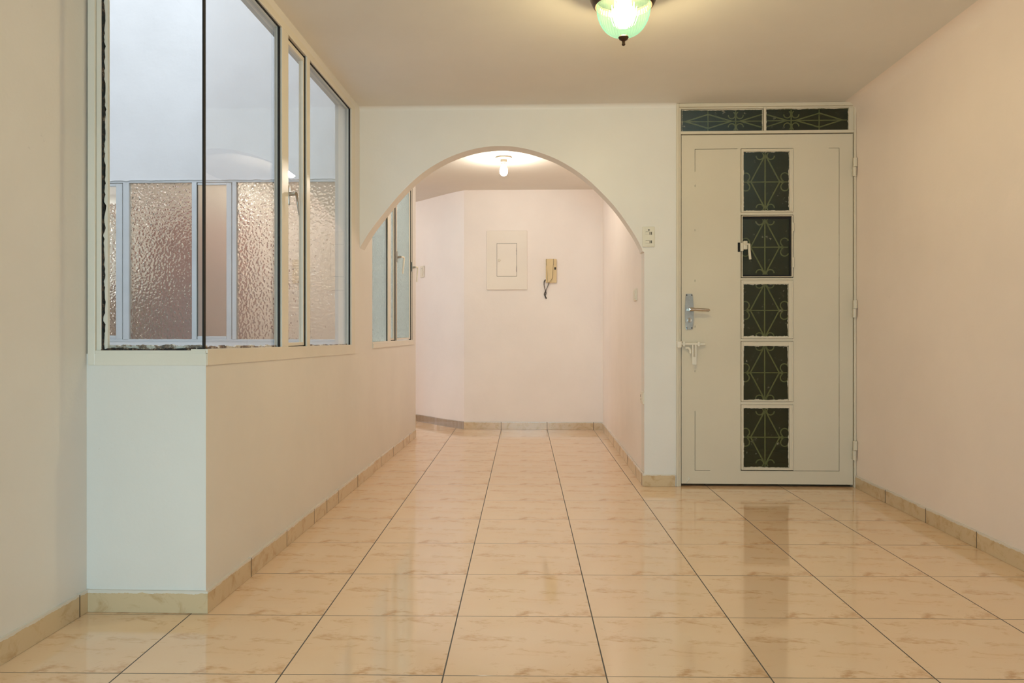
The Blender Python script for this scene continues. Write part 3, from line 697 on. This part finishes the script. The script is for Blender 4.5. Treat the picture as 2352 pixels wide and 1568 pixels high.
def scroll(cx_, cz_, r_, a0, a1, y): return [(cx_+r_*math.cos(math.radians(a)), y, cz_+r_*math.sin(math.radians(a))) for a in [a0+(a1-a0)*k/12 for k in range(13)]]
def grille(x0, x1, z0, z1, par, y):
    cx_, cz_ = (x0+x1)/2, (z0+z1)/2; hw, hh = 0.086, min(0.162, (z1-z0)/2-0.004)
    bm = bmesh.new(); r = 0.0042
    tube(bm, [(cx_, y, z0), (cx_, y, z1)], r, 6); tube(bm, [(x0, y, cz_), (x1, y, cz_)], r*0.85, 6)
    for sx in (-1, 1):
        for sz in (-1, 1): tube(bm, [(cx_, y-0.004, cz_+sz*hh), (cx_+sx*hw, y-0.004, cz_)], r, 6)
        xs = cx_+sx*(hw+0.030)
        tube(bm, [(cx_+sx*hw, y-0.003, cz_)] + scroll(xs, cz_+0.030, 0.024, 270, 270-sx*250, y-0.003)[1:], r*0.9, 6)
        tube(bm, [(cx_+sx*hw, y-0.003, cz_)] + scroll(xs, cz_-0.030, 0.024, 90, 90+sx*250, y-0.003)[1:], r*0.9, 6)
        for sz in (-1, 1): tube(bm, scroll(cx_+sx*0.032, cz_+sz*(hh-0.006), 0.022, 90-sx*90, 90-sx*90-sx*sz*230, y-0.003), r*0.9, 6)
    obj('window_grille', bm, iron_m, par, True)
holes = [(1.206, 1.478, 1.644, 1.998), (1.207, 1.480, 1.258, 1.596), (1.206, 1.472, 0.895, 1.208), (1.206, 1.472, 0.516, 0.840), (1.206, 1.476, 0.113, 0.470)]
for k, ((gx0, gx1, gz0, gz1), (rz0, rz1)) in enumerate(zip(holes, rows)):
    fx0, fx1 = C0+0.0022, C1-0.0022; rz0 += 0.0016; rz1 -= 0.0016
    bm = bmesh.new(); yy = YD-0.004
    if k != 1:
        for q in ((fx0, gx0, rz0, rz1), (gx1, fx1, rz0, rz1), (gx0, gx1, gz1, rz1), (gx0, gx1, rz0, gz0)):
            box(bm, q[0], q[1], yy, yy+0.020, q[2], q[3], bev=0.0012)
        # outer moulding line
        for q in ((fx0, fx0+0.006, rz0, rz1), (fx1-0.006, fx1, rz0, rz1), (fx0+0.006, fx1-0.006, rz1-0.005, rz1), (fx0+0.006, fx1-0.006, rz0, rz0+0.005)):
            box(bm, q[0], q[1], yy-0.003, yy+0.002, q[2], q[3], bev=0.001)
        pf = obj('pane_frame', bm, door_m, leaf)
        gy = YD+0.010
        obj('glass_pane', B((gx0-0.003, gx1+0.003, gy, gy+0.004, gz0-0.003, gz1+0.003)), doorglass_m, pf)
        bm = bmesh.new()
        for q in (((gx0, gy-0.002, gz1), (gx1, gy-0.002, gz1), (0, 0, -1)), ((gx0, gy-0.002, gz0), (gx1, gy-0.002, gz0), (0, 0, 1)), ((gx0, gy-0.002, gz0), (gx0, gy-0.002, gz1), (1, 0, 0)), ((gx1, gy-0.002, gz0), (gx1, gy-0.002, gz1), (-1, 0, 0))):
            ragged(bm, q[0], q[1], q[2], (0, 0.002, 0), 0.0028, 0.005, 60, 30+k*5)
        obj('putty', bm, door_m, pf)
        grille(gx0, gx1, gz0-0.01, gz1+0.01, leaf, YD+0.030)
    else:
        # opening vent: thin bright steel edge, shaded gap all round put in as black strips
        for q in ((1.194, 1.1985, 1.248, 1.615), (1.489, 1.4935, 1.248, 1.615), (1.1985, 1.489, 1.6105, 1.615), (1.1985, 1.489, 1.248, 1.2525)):
            box(bm, q[0], q[1], yy-0.006, yy+0.016, q[2], q[3], bev=0.0008)
        pf = tag(obj('vent_casement', bm, door_m, leaf), 'small hinged vent pane with lever catch', None)
        gy = YD+0.012
        obj('glass_pane', B((1.202, 1.479, gy, gy+0.004, 1.263, 1.597)), doorglass_m, pf)
        obj('dark_seam', B((1.1985, 1.202, gy-0.003, gy+0.006, 1.2525, 1.6105), (1.479, 1.489, gy-0.003, gy+0.006, 1.2525, 1.6105), (1.202, 1.479, gy-0.003, gy+0.006, 1.597, 1.6105), (1.202, 1.479, gy-0.003, gy+0.006, 1.2525, 1.263)), black_m, pf)
        grille(1.203, 1.478, 1.255, 1.605, leaf, YD+0.030)
        bm = bmesh.new()
        box(bm, 1.172, 1.186, YD-0.003, YD+0.002, 1.400, 1.455, bev=0.001)
        obj('latch_slot', bm, black_m, leaf)
        bm = bmesh.new()
        box(bm, 1.184, 1.202, YD-0.018, YD-0.006, 1.403, 1.452, bev=0.002); box(bm, 1.200, 1.224, YD-0.026, YD-0.010, 1.412, 1.462, bev=0.004)
        tube(bm, [(1.205, YD-0.022, 1.444), (1.232, YD-0.030, 1.441), (1.233, YD-0.030, 1.400), (1.238, YD-0.030, 1.352)], [0.008, 0.008, 0.008, 0.008], 10)
        obj('vent_catch', bm, door_m, pf, True)
        for (ha, hb) in ((1.520, 1.570), (1.305, 1.365)):
            bm = bmesh.new(); tube(bm, [(1.497, YD-0.008, ha), (1.497, YD-0.008, hb)], 0.0055, 10); box(bm, 1.490, 1.497, YD-0.006, YD+0.001, ha, hb); obj('hinge', bm, door_m, pf, True)
# transom panes
for k, (gx0, gx1, gz0, gz1) in enumerate(((0.842, 1.321, 2.123, 2.250), (1.341, 1.826, 2.123, 2.252))):
    obj('glass_pane', B((gx0-0.003, gx1+0.003, YD+0.010, YD+0.014, gz0-0.002, gz1+0.002)), doorglass_m, dr)
    bm = bmesh.new()
    for q, h0 in ((((gx0, YD+0.007, gz1+0.002), (gx1, YD+0.007, gz1+0.002), (0, 0, -1)), 0.004), (((gx1, YD+0.007, gz0), (gx1, YD+0.007, gz1), (-1, 0, 0)), 0.003), (((gx0, YD+0.007, gz0), (gx0, YD+0.007, gz1), (1, 0, 0)), 0.002)):
        ragged(bm, q[0], q[1], q[2], (0, 0.003, 0), h0, 0.005, 80, 60+k)
    if k == 1: box(bm, gx1, 1.852, YD+0.000, YD+0.02, 2.120, 2.262)
    obj('putty', bm, door_m, dr)
    bm = bmesh.new(); y = YD+0.030; zc = (gz0+gz1)/2; r = 0.0042
    xc = gx0+0.325 if k == 0 else gx0+0.155
    tube(bm, [(gx0, y, zc), (gx1, y, zc)], r*0.8, 6); tube(bm, [(xc, y, gz0-0.01), (xc, y, gz1+0.01)], r, 6)
    for sx in (-1, 1):
        far = xc+sx*0.30; mid = xc+sx*0.165; near = xc+sx*0.025
        for sz in (-1, 1):
            def clipx(p, q):
                x_lo, x_hi = gx0, gx1; (xa, za), (xb, zb) = p, q
                if max(xa, xb) < x_lo or min(xa, xb) > x_hi: return None
                def at(x): return za+(zb-za)*(x-xa)/(xb-xa)
                xa2 = min(max(xa, x_lo), x_hi); xb2 = min(max(xb, x_lo), x_hi)
                if abs(xa2-xb2) < 0.01: return None
                return [(xa2, y-0.003, at(xa2)), (xb2, y-0.003, at(xb2))]
            for s in (clipx((near, zc), (mid, zc+sz*0.042)), clipx((mid, zc+sz*0.042), (far, zc))):
                if s: tube(bm, s, r, 6)
            tube(bm, scroll(xc+sx*0.024, zc+sz*0.036, 0.021, 90-sx*90 if sz > 0 else 90-sx*90, (90-sx*90)-sx*sz*240, y-0.003), r*0.9, 6)
        if gx0 < mid < gx1: tube(bm, [(mid, y, gz0), (mid, y, gz1)], r*0.8, 6)
    obj('window_grille', bm, iron_m, dr, True)
# hinges
for (za, zb) in ((1.842, 1.948), (1.008, 1.110), (0.167, 0.279)):
    zm = (za+zb)/2
    h = bmesh.new(); tube(h, [(1.852, YD-0.026, zm+0.002), (1.852, YD-0.026, zb)], 0.0125, 14); tube(h, [(1.849, YD-0.024, za), (1.849, YD-0.024, zm)], 0.011, 14)
    box(h, 1.838, 1.852, YD-0.006, YD+0.001, za+0.003, zm-0.01, bev=0.001); box(h, 1.848, 1.8565, YD-0.019, YD-0.008, zm+0.006, zb-0.003)
    obj('hinge', h, door_m, dr, True)
# lock
bm = bmesh.new()
yl = YD-0.011
pl = [(0.8645, 0.941), (0.866, 0.937), (0.903, 0.937), (0.9055, 0.941), (0.9095, 1.00), (0.9095, 1.06), (0.905, 1.120), (0.903, 1.146), (0.900, 1.150), (0.866, 1.150), (0.8635, 1.146), (0.8605, 1.10), (0.858, 1.05), (0.859, 1.00)]
prism(bm, pl, 'y', yl, YD)
bmesh.ops.bevel(bm, geom=[e for e in bm.edges if abs(e.verts[0].co.y-yl) < 1e-5 and abs(e.verts[1].co.y-yl) < 1e-5], offset=0.0035, segments=2, affect='EDGES')
lk = obj('lock_plate', bm, chrome_m, leaf, True)
bm = bmesh.new(); lathe(bm, [(0.0, 0), (0.012, 0.0), (0.0145, -0.004), (0.0135, -0.012), (0.0, -0.013)], (0.884, yl, 0.993), 28, axis='y'); obj('key_cylinder', bm, lever_m, lk, True)
bm = bmesh.new(); box(bm, 0.8828, 0.8852, yl-0.0136, yl-0.012, 0.986, 1.000); obj('keyhole', bm, black_m, lk)
for (sx, sz) in ((0.8685, 1.142), (0.8985, 1.142), (0.8685, 0.946), (0.8985, 0.946)):
    bm = bmesh.new(); lathe(bm, [(0.0038, 0.001), (0.0038, -0.0008), (0.0, -0.0008)], (sx, yl, sz), 12, axis='y'); obj('screw', bm, black_m, lk)
bm = bmesh.new()
tube(bm, [(0.884, yl, 1.056), (0.884, yl-0.030, 1.056)], [0.0125, 0.0105], 16)
tube(bm, [(0.878, yl-0.034, 1.056), (0.900, yl-0.036, 1.056), (0.908, yl-0.036, 1.0555), (0.955, yl-0.036, 1.053), (0.992, yl-0.035, 1.051), (0.997, yl-0.034, 1.051)], [0.010, 0.0125, 0.0092, 0.0105, 0.0088, 0.005], 16)
obj('door_handle', bm, lever_m, lk, True)
# bolt
yb = YD-0.019
bm = bmesh.new(); tube(bm, [(0.816, yb, 0.851), (0.975, yb, 0.849)], 0.0078, 12); tube(bm, [(0.975, yb, 0.849), (0.9785, yb, 0.849)], [0.0068, 0.004], 12)
bolt = tag(obj('slide_bolt', bm, frame_m, leaf, True), 'painted over sliding bolt with hasp', None)
for x, w_ in ((0.842, 0.014), (0.929, 0.016)):
    bm = bmesh.new(); box(bm, x, x+w_, YD-0.030, YD+0.001, 0.836, 0.865, bev=0.004); obj('bolt_guide', bm, frame_m, bolt)
bm = bmesh.new(); box(bm, 0.807, 0.833, YA-0.036, YA-0.002, 0.828, 0.868, bev=0.005); obj('bolt_keeper', bm, frame_m, dr)
bm = bmesh.new()
box(bm, 0.896, 0.924, YD-0.020, YD-0.014, 0.778, 0.846, bev=0.002) if False else None
for q in ((0.8965, 0.9045, 0.772, 0.846), (0.9145, 0.9235, 0.772, 0.846), (0.8965, 0.9235, 0.727, 0.775)): box(bm, q[0], q[1], YD-0.029, YD-0.020, q[2], q[3], bev=0.0015)
obj('hasp', bm, frame_m, bolt)
bm = bmesh.new(); tube(bm, [(0.862, YD-0.010, 0.826), (0.878, YD-0.018, 0.827), (0.886, YD-0.026, 0.815), (0.886, YD-0.026, 0.795)], 0.0075, 10); obj('staple', bm, frame_m, bolt, True)
bm = bmesh.new(); tube(bm, [(0.868, YD-0.001, 0.020), (0.872, YD-0.004, 0.032), (0.884, YD-0.004, 0.045), (0.880, YD-0.001, 0.056)], [0.0016, 0.003, 0.004, 0.0015], 8); obj('paint_scar', bm, frame_m, leaf)

# outside landing beyond the door (unlit)
struct('wall_landing', B((0.75, 0.80, YA+0.13, 6.2, -0.02, 2.5), (2.2, 2.25, YA+0.06, 6.2, -0.02, 2.5), (0.75, 2.25, 6.2, 6.25, -0.02, 2.5), (0.75, 2.25, YA+0.06, 6.25, 2.5, 2.55), (XR, 2.25, YA+0.05, YA+0.12, -0.02, 2.5)), hall_m,
       'dark green landing beyond the entrance door', 'wall')

# ------------------------------------------------------------------ switches, sockets, panel, intercom
def plate_thing(name, label, cat, org, ux, n, w_, h_, th, mat=plastic_m, group=None):
    """faceplate on a wall: org centre, ux horizontal direction, n outward normal; returns thing and a builder of boxes in plate space"""
    t = thing(name, org, label, cat, group)
    ux = Vector(ux).normalized(); n = Vector(n).normalized(); o = Vector(org)
    Mx = Matrix(((ux.x, n.x, 0, o.x), (ux.y, n.y, 0, o.y), (0, 0, 1, o.z), (0, 0, 0, 1)))
    def part(pname, m, *bs, bev=0.0, par=None):
        bm = bmesh.new()
        for b in bs: box(bm, *b, bev=bev)
        bmesh.ops.transform(bm, matrix=Mx, verts=bm.verts)
        return obj(pname, bm, m, par or t)
    part('face_plate', mat, (-w_/2, w_/2, -0.001, th, -h_/2, h_/2), bev=min(0.004, th*0.45))
    return t, part
t, part = plate_thing('light_switch', 'cream double switch plate on the arch wall beside the archway', 'switch', (0.6415, YA, 1.4905), (1, 0, 0), (0, -1, 0), 0.073, 0.122, 0.010)
part('switch_insert', plastic_m, (-0.026, 0.029, 0.009, 0.0125, -0.054, 0.052), bev=0.001)
for z in (0.020, -0.031):
    s = part('rocker', plastic_m, (-0.018, 0.005, 0.012, 0.017, z-0.0085, z+0.0085), bev=0.001)
    part('rocker_edge', plastic_m, (0.010, 0.0145, 0.012, 0.0165, z-0.0085, z+0.0085), bev=0.0008)
    part('gap', black_m, (0.0055, 0.010, 0.0120, 0.0130, z-0.0085, z+0.0085), (0.0145, 0.019, 0.0120, 0.0130, z-0.0085, z+0.0085), (-0.018, 0.004, 0.012, 0.0130, z+0.0085, z+0.0105))
part('indicator', black_m, (-0.005, 0.006, 0.0125, 0.0135, 0.0375, 0.0425))
cdir = Vector((-0.174, 0.193, 0)).normalized()
pp = Vector((-1.212, 7.932, 1.540))
t, part = plate_thing('light_switch', 'slim white switch plate on the curved alcove wall', 'switch', tuple(pp), tuple(-cdir), (-0.73, -0.68, 0), 0.072, 0.118, 0.009)
part('rocker', plastic_m, (-0.013, 0.015, 0.008, 0.0125, -0.042, 0.042), bev=0.001)
part('indicator', black_m, (-0.003, 0.003, 0.012, 0.0130, 0.030, 0.034))
t, part = plate_thing('light_switch', 'pale switch plate halfway up the right alcove wall', 'switch', (0.6125, 5.07, 1.163), (-0.0127, 1, 0), (-1, -0.0127, 0), 0.115, 0.080, 0.009)
part('rocker', plastic_m, (-0.04, -0.015, 0.008, 0.013, -0.026, 0.026), (-0.010, 0.012, 0.008, 0.013, -0.026, 0.026), (0.017, 0.040, 0.008, 0.013, -0.026, 0.026), bev=0.001)
t, part = plate_thing('power_outlet', 'pale socket plate low on the right alcove wall', 'socket', (0.6165, 4.745, 0.525), (-0.0127, 1, 0), (-1, -0.0127, 0), 0.105, 0.074, 0.009)
part('socket_insert', plastic_m, (-0.034, 0.034, 0.008, 0.0115, -0.022, 0.022), bev=0.001)
part('socket_slot', black_m, (0.010, 0.020, 0.011, 0.0123, 0.004, 0.018), (0.004, 0.012, 0.011, 0.0123, -0.014, -0.006))

ep = thing('electrical_panel', (-0.3235, 7.385, 1.60), 'cream metal breaker box with small knobbed door on the alcove wall', 'breaker panel')
obj('panel_body', B((-0.516, -0.131, 7.368, 7.386, 1.324, 1.883), bev=0.003), panel_m, ep)
obj('door_recess', B((-0.4195, -0.2285, 7.3665, 7.3685, 1.4495, 1.7615)), black_m, ep)
pdr = obj('panel_door', B((-0.417, -0.231, 7.361, 7.3675, 1.452, 1.759), bev=0.0015), panel_m, ep)
bm = bmesh.new(); lathe(bm, [(0.010, 0), (0.0125, -0.006), (0.0115, -0.013), (0.006, -0.016), (0.0, -0.016)], (-0.396, 7.361, 1.603), 20, axis='y'); obj('knob', bm, plastic_m, pdr, True)
bm = bmesh.new()
ragged(bm, (-0.2335, 7.3600, 1.655), (-0.2335, 7.3600, 1.72), (1, 0, 0), (0, 0.002, 0), 0.002, 0.003, 24, 71); obj('hinge', bm, cord_m, pdr); bm = bmesh.new(); ragged(bm, (-0.2335, 7.3600, 1.49), (-0.2335, 7.3600, 1.55), (1, 0, 0), (0, 0.002, 0), 0.002, 0.003, 24, 72)
obj('hinge', bm, cord_m, pdr)

ic = thing('intercom_phone', (0.10, 7.385, 1.50), 'yellowed wall intercom handset with dark coiled cord beside the breaker box', 'intercom')
obj('base', B((0.044, 0.146, 7.358, 7.386, 1.388, 1.612), bev=0.004), cream_m, ic)
bm = bmesh.new()
hs = [(0.051, 1.612), (0.051, 1.556), (0.060, 1.546), (0.062, 1.392), (0.074, 1.392), (0.106, 1.428), (0.106, 1.546), (0.116, 1.556), (0.116, 1.612)]
prism(bm, hs, 'y', 7.336, 7.359)
bmesh.ops.bevel(bm, geom=[e for e in bm.edges if abs(e.verts[0].co.y-7.336) < 1e-5 and abs(e.verts[1].co.y-7.336) < 1e-5], offset=0.003, segments=2, affect='EDGES')
obj('handset', bm, cream_m, ic)
bm = bmesh.new()
cx_, cz_ = 0.083, 1.50
prism(bm, [(0.083+(x-0.083)*1.09, 1.50+(z-1.50)*1.012) for x, z in hs], 'y', 7.3565, 7.3578); obj('cradle_groove', bm, cord_m, ic)
obj('call_button', B((0.125, 0.139, 7.354, 7.359, 1.511, 1.533), bev=0.001), black_m, ic)
def coil(path, r, turns, n, wr):
    pts = []; P = [Vector(p) for p in path]; L = len(P)-1
    for i in range(n+1):
        t_ = i/n*L; k = min(int(t_), L-1); p = P[k].lerp(P[k+1], t_-k); a = 2*PI*turns*i/n
        d = (P[k+1]-P[k]).normalized(); s = Vector((0, 1, 0)); u_ = d.cross(s).normalized()
        pts.append(p + r*math.cos(a)*u_ + r*math.sin(a)*s)
    return pts
bm = bmesh.new()
path = [(0.076, 7.360, 1.392), (0.066, 7.360, 1.365), (0.054, 7.362, 1.335), (0.040, 7.366, 1.305), (0.032, 7.368, 1.290), (0.030, 7.368, 1.275), (0.040, 7.370, 1.258), (0.050, 7.370, 1.243), (0.046, 7.368, 1.240), (0.036, 7.363, 1.262), (0.046, 7.362, 1.285), (0.044, 7.363, 1.305), (0.034, 7.366, 1.335), (0.028, 7.368, 1.365), (0.028, 7.370, 1.395), (0.034, 7.372, 1.412), (0.042, 7.374, 1.415)]
tube(bm, coil(path, 0.0042, 62, 62*9, 0.001), 0.0018, 5)
obj('coiled_cord', bm, cord_m, ic, True)
